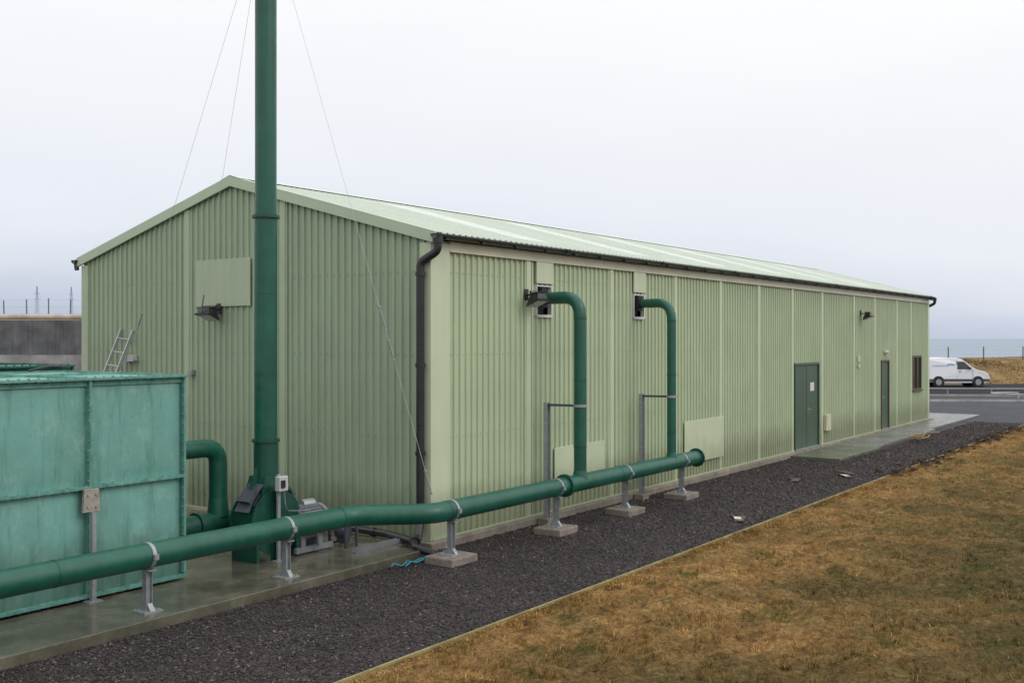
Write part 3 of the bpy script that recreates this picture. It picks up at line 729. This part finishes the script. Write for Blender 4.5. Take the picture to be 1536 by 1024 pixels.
# ------------------------------------------------------------ small things on the ground
b=MB(); b.box(-1.35,-.2,.22,.30,0.0,.03); b.box(-1.35,-.2,.22,.228,.03,.07); b.box(-1.35,-.2,.292,.30,.03,.07)
tl(b.obj('steel_channel',M_grey),'grey steel channel lying on the slab beside the shed','steel section')
b=MB(); pts=[(-1.42+.09*i,-.50+.05*math.sin(i*1.9),-.09+.02*math.sin(i*2.3)+.02) for i in range(9)]; b.tube(pts,.011,8); b.tube([(p[0],p[1]-.06,p[2]) for p in pts[2:8]],.011,8)
tl(b.obj('rope',M_turq),'tangle of turquoise rope on the gravel','rope')
b=MB(); b.tube(fillet([(-.30,2.2,.10),(-.30,.55,.08),(-.42,-.02,.06),(-.66,-.28,.03),(-.50,-.50,-.06),(-.62,-.75,-.08)],.14),.055,14); b.cyl((-.42,-.02,.06),(-.46,-.08,.055),.07,14); b.cyl((-.30,.9,.08),(-.30,.82,.08),.068,14)
tl(b.obj('ground_drain_pipe',M_black),'black plastic drain pipe running along the gable foot','pipe')
for (x,y,a,lab) in ((4.94,-2.78,.3,1),(11.6,-2.5,.5,1),(10.3,-1.8,.2,0),(12.2,-2.3,.9,0)):
    t=thing('scrap_board',(x,y,-.1),'muddy brown board with pale sheet lying on dark gravel' if lab else 'muddy brown board lying on dark gravel','debris','scrap on the gravel')
    b=MB(); Mx=Matrix.Rotation(a,3,'Z'); b.obox((x,y,-.095),(.50,.16,.02),Mx); b.obox((x+.1,y+.14,-.088),(.38,.05,.02),Matrix.Rotation(a+.4,3,'Z')); b.obj('board',M_rust,t,bevel=.006)
    if lab: 
        b=MB(); b.obox((x-.05,y+.02,-.076),(.20,.12,.010),Matrix.Rotation(a+.2,3,'Z')@Matrix.Rotation(.06,3,'X')); b.obj('pale_sheet',M_white,t)
b=MB(); pts=[(21.0+.5*math.cos(i*.7)*(1+.05*i),-1.75+.22*math.sin(i*.7),-.03+.008*i) for i in range(16)]; pts+=[(22.6,-1.5,.02),(23.6,-1.7,-.03)]; b.tube(fillet(pts,.1,3),.016,8)
tl(b.obj('hose',M_orange),'coil of orange hose lying on the concrete path','hose')

# ------------------------------------------------------------ van
vx,vy=W(26.45,67)
van=thing('parked_van',(0,0,0),'small white panel van with pale blue livery parked on the asphalt','van')
VW=1.70
def ins(z): return 0.02+max(0,z-.95)*.16+max(0,z-1.68)*.5
side_pts=[(.02,.32),(.0,.55),(.03,1.0),(.09,1.6),(.16,1.76),(.34,1.83),(1.2,1.86),(2.05,1.83),(2.35,1.76),(2.65,1.55),(3.1,1.17),(3.28,1.08),(3.75,.96),(3.98,.82),(4.08,.62),(4.10,.42),(4.02,.27),(3.0,.24),(1.0,.24)]
b=MB(); n=len(side_pts)
A=[(x,ins(z),z) for x,z in side_pts]; B=[(x,VW-ins(z),z) for x,z in side_pts]
b.add(A+B,[tuple(range(n))[::-1],tuple(range(n,2*n))]+[(i,(i+1)%n,n+(i+1)%n,n+i) for i in range(n)])
body=b.obj('body',M_vanw,van,bevel=.035)
def sidepoly(pts,name,m,off=.006,parent=van,sides=(0,1)):
    for s in sides:
        b=MB()
        vs=[(x,(ins(z)-off) if s==0 else VW-ins(z)+off,z) for x,z in pts]; b.add(vs,[tuple(range(len(vs)))])
        b.obj(name,m,parent)
sidepoly([(2.02,1.12),(2.92,1.12),(2.80,1.27),(2.45,1.60),(2.02,1.62)],'side_window',M_glass)
sidepoly([(.02,.34),(4.08,.34),(4.06,.50),(.01,.50)],'bumper_trim',M_dgrey,.01)
sidepoly([(1.97,.55),(1.99,.55),(1.99,1.70),(1.97,1.70)],'door_gap',M_dark); sidepoly([(2.98,.55),(3.0,.55),(3.0,1.1),(2.98,1.1)],'door_gap',M_dark)
b=MB(); b.add([(2.42,ins(1.7)+.06,1.735),(2.42,VW-ins(1.7)-.06,1.735),(3.08,VW-.14,1.205),(3.08,.14,1.205)],[(0,1,2,3)]); 
for v in range(4): x,y,z=b.v[v]; b.v[v]=(x+.02,y,z+.02)
b.obj('windscreen',M_glass,van)
b=MB(); b.hex([(3.80,-.0+.03,.68),(4.07,.10,.68),(4.07,.4,.68),(3.8,.4,.68),(3.74,.04,.9),(3.98,.12,.86),(3.98,.4,.86),(3.74,.4,.9)]); b.obj('headlight',M_lens,van)
b=MB(); b.hex([(3.80,VW-.4,.68),(4.07,VW-.4,.68),(4.07,VW-.1,.68),(3.8,VW-.03,.68),(3.74,VW-.4,.9),(3.98,VW-.4,.86),(3.98,VW-.12,.86),(3.74,VW-.04,.9)]); b.obj('headlight',M_lens,van)
for y0,y1 in ((.005,.12),(VW-.12,VW-.005)):
    b=MB(); b.box(-.02,.12,y0,y1,.75,1.15); b.obj('tail_light',M_red,van)
b=MB(); b.hex([(4.0,.1,.25),(4.14,.2,.25),(4.14,VW-.2,.25),(4.0,VW-.1,.25),(4.0,.1,.5),(4.13,.2,.5),(4.13,VW-.2,.5),(4.0,VW-.1,.5)]); b.obj('bumper',M_dgrey,van,bevel=.02)
for y0,y1 in ((-.12,.02),(VW-.02,VW+.12)):
    b=MB(); b.box(2.72,2.86,y0,y1,1.12,1.26); b.obj('door_mirror',M_dgrey,van,bevel=.02)
b=MB(); b.box(2.1,2.25,-.02,.03,.98,1.01); b.obj('handle',M_dgrey,van)
lv=[(1.62+.30*math.cos(a),1.34+.15*math.sin(a)) for a in [R(t) for t in range(20,200,15)]]
lv2=[(1.62+.22*math.cos(a),1.32+.08*math.sin(a)) for a in [R(t) for t in range(195,15,-15)]]
sidepoly(lv+lv2,'livery_mark',M_blue,.008)
sidepoly([(.45,1.33),(1.25,1.33),(1.25,1.37),(.45,1.37)],'livery_mark',M_blue,.008)
for wx in (.80,3.32):
    for s in (0,1):
        y0=-.005 if s==0 else VW+.005; y1=.2 if s==0 else VW-.2; sg=-1 if s==0 else 1
        w=node('wheel',van)
        b=MB(); b.cyl((wx,y0+sg*.004-sg*.02,.31),(wx,y1,.31),.375,28); b.obj('wheel_arch',M_dark,w)
        b=MB(); b.cyl((wx,y0+sg*.02,.30),(wx,y1,.30),.30,28); b.obj('tyre',M_tyre,w,bevel=.02)
        b=MB(); b.cyl((wx,y0+sg*.03,.30),(wx,y0,.30),.19,20); b.cyl((wx,y0+sg*.04,.30),(wx,y0,.30),.06,12); b.obj('rim',M_galv,w)
van.location=(vx,vy,-.104); van.rotation_euler=(0,0,math.atan2(RT.y,RT.x))

# ------------------------------------------------------------ fences, wall, pylons
def fence(pts,h,label,nw=4,r=.05,step=3.0,wr=.012):
    t=thing('wire_fence',pts[0],label,'fence')
    for a,c in zip(pts,pts[1:]):
        a=Vector(a);c=Vector(c); L=(c-a).length; k=0
        while k<=L:
            b=MB(); q=a+(c-a)*k/L; hh=h*random.uniform(.93,1.07); b.cyl(q-Vector((0,0,.3)),q+Vector((random.uniform(-.04,.04),0,hh)),r,6); k+=step*random.uniform(.9,1.1)
            b.obj('fence_post',M_post,t)
        for i in range(nw):
            w=MB(); z=h*(.25+.72*i/(nw-1)); w.cyl(a+Vector((0,0,z)),c+Vector((0,0,z)),wr,4); w.obj('fence_wire',M_wire,t)
fence([(*W(16,80),1.25),(*W(62,80),1.25)],1.15,'post and wire fence along the grassy shore bank',4,.045,2.9,.008)
fence([(*W(-36,46),3.9),(*W(-12,47),3.85)],.85,'wire fence on the bank behind the concrete wall',3,.03,.95,.008)
rw=thing('retaining_wall',(*W(-22,40),0),'long rough grey concrete retaining wall','wall')
def slabw(b,l0,d0,l1,d1,th,z0,z1):
    a=Vector((*W(l0,d0),0)); c=Vector((*W(l1,d1),0)); d=c-a; Mx=Matrix.Rotation(math.atan2(d.y,d.x),3,'Z')
    b.obox((a+c)/2+Vector((0,0,(z0+z1)/2)),(d.length,th,z1-z0),Mx)
b=MB(); slabw(b,-40,40,-12,41,.4,-.2,3.70); b.obj('wall_face',M_wallc,rw)
b=MB(); slabw(b,-40,39.75,-12,40.75,.06,-.2,2.35); b.obj('wall_base',mat('pale_render',(.24,.25,.26),.85,var=.4,scale=1.5,bmp=.5,bscale=6),rw)
ct=thing('surface_pipe',(*W(-22,41),3.8),'long pale tan pipe laid along the top of the bank','pipe')
b=MB(); b.cyl((*W(-44,41.2),3.88),(*W(-10,42.2),3.84),.11,16); b.obj('pipe_body',mat('tan_pipe',(.42,.37,.31),.7,var=.2),ct)
a=W(-44,40.6);c=W(-10,41.6);e=W(-10,60);f=W(-44,60)
a2=W(-44,43);c2=W(-10,44)
b=MB()
b.add([(*a,3.66),(*c,3.62),(*c2,3.84),(*a2,3.88),(*f,3.88),(*e,3.88),(*W(-10,75),-.2),(*W(-44,75),-.2),(*a,-.2),(*c,-.2)],[(0,1,2,3),(3,2,5,4),(4,5,6,7),(8,9,1,0)])
struct(b.obj('embankment',mat('tan_turf',(.27,.22,.16),.95,var=.25,scale=2)))
py=thing('pylon',(*W(-430,950),0),'slim hazy lattice electricity pylon on the skyline','pylon','pylons on the skyline')
x0,y0=W(-430,950); b=MB()
u=Vector((RT.x,RT.y,0)); v=Vector((F.x,F.y,0)); P0=Vector((x0,y0,0))
def leg(z): return 2.0*(1-z/52)+.25
H=50
for su in (-1,1):
    for sv in (-1,1): b.cyl(P0+u*su*2.2+v*sv*2.2,P0+u*su*.25+v*sv*.25+Vector((0,0,H)),.17,5)
for i in range(10):
    z0=H*i/10; z1=H*(i+1)/10
    for s in (-1,1): b.cyl(P0+u*s*leg(z0)+Vector((0,0,z0)),P0-u*s*leg(z1)+Vector((0,0,z1)),.10,4)
b.obj('tower',M_haze,py)
for z,w in ((38,3.2),(43,2.6)):
    b=MB(); b.cyl(P0-u*w+Vector((0,0,z)),P0+u*w+Vector((0,0,z)),.12,4); b.cyl(P0-u*w+Vector((0,0,z)),P0+Vector((0,0,z+1.4)),.09,4); b.cyl(P0+u*w+Vector((0,0,z)),P0+Vector((0,0,z+1.4)),.09,4)
    b.obj('cross_arm',M_haze,py)
dup(py,(*W(-404,962),0))

# ------------------------------------------------------------ sky and light
w=bpy.data.worlds.new('World'); scene.world=w; w.use_nodes=True; nt=w.node_tree; nt.nodes.clear()
out=N(nt,'ShaderNodeOutputWorld'); tc=N(nt,'ShaderNodeTexCoord').outputs['Generated']
sundir=Vector((.10,-.78,.60)).normalized()
sky=N(nt,'ShaderNodeTexSky',sky_type='NISHITA',sun_disc=False); sky.sun_elevation=math.asin(sundir.z); sky.sun_rotation=math.atan2(sundir.x,sundir.y)
sx=N(nt,'ShaderNodeSeparateXYZ'); nt.links.new(tc,sx.inputs[0])
mp=N(nt,'ShaderNodeMapping'); mp.inputs['Scale'].default_value=(1.6,1.6,7); nt.links.new(tc,mp.inputs[0])
cl=noise(nt,mp.outputs[0],1.2,6,.55)
ma=N(nt,'ShaderNodeMath',operation='MULTIPLY_ADD'); nt.links.new(cl,ma.inputs[0]); ma.inputs[1].default_value=.13; nt.links.new(sx.outputs[2],ma.inputs[2])
m3=N(nt,'ShaderNodeMath',operation='MULTIPLY_ADD'); nt.links.new(sx.outputs[1],m3.inputs[0]); m3.inputs[1].default_value=-.055; nt.links.new(ma.outputs[0],m3.inputs[2])
mb2=N(nt,'ShaderNodeMath',operation='SUBTRACT'); nt.links.new(m3.outputs[0],mb2.inputs[0]); mb2.inputs[1].default_value=.018
c=ramp(nt,mb2.outputs[0],[(0,(.38,.46,.61)),(.03,(.53,.60,.735)),(.07,(.71,.75,.845)),(.13,(.83,.855,.92)),(.21,(.905,.915,.95)),(.42,(1.08,1.08,1.10)),(1,(1.6,1.6,1.62))])
bg=N(nt,'ShaderNodeBackground'); nt.links.new(c,bg.inputs[0]); bg.inputs[1].default_value=.97
bs=N(nt,'ShaderNodeBackground'); nt.links.new(sky.outputs[0],bs.inputs[0]); bs.inputs[1].default_value=.006
ad=N(nt,'ShaderNodeAddShader'); nt.links.new(bg.outputs[0],ad.inputs[0]); nt.links.new(bs.outputs[0],ad.inputs[1]); nt.links.new(ad.outputs[0],out.inputs[0])
L=bpy.data.lights.new('sun','SUN'); L.energy=.8; L.angle=R(26); L.color=(1,.965,.91)
lo=bpy.data.objects.new('sun',L); lo.rotation_euler=sundir.to_track_quat('Z','Y').to_euler(); lo.location=(0,-20,20); COL.objects.link(lo)

cam=bpy.data.cameras.new('camera'); co=bpy.data.objects.new('camera',cam); COL.objects.link(co)
co.location=(-12.02,-9.98,3.0); co.rotation_euler=(R(90),0,math.atan2(.5772,.8167)-math.pi/2)
cam.sensor_width=36; cam.lens=36.89; cam.shift_y=-5/1536; cam.clip_end=60000; cam.clip_start=.1
scene.camera=co
scene.view_settings.view_transform='Standard'; scene.view_settings.look='None'; scene.view_settings.exposure=0
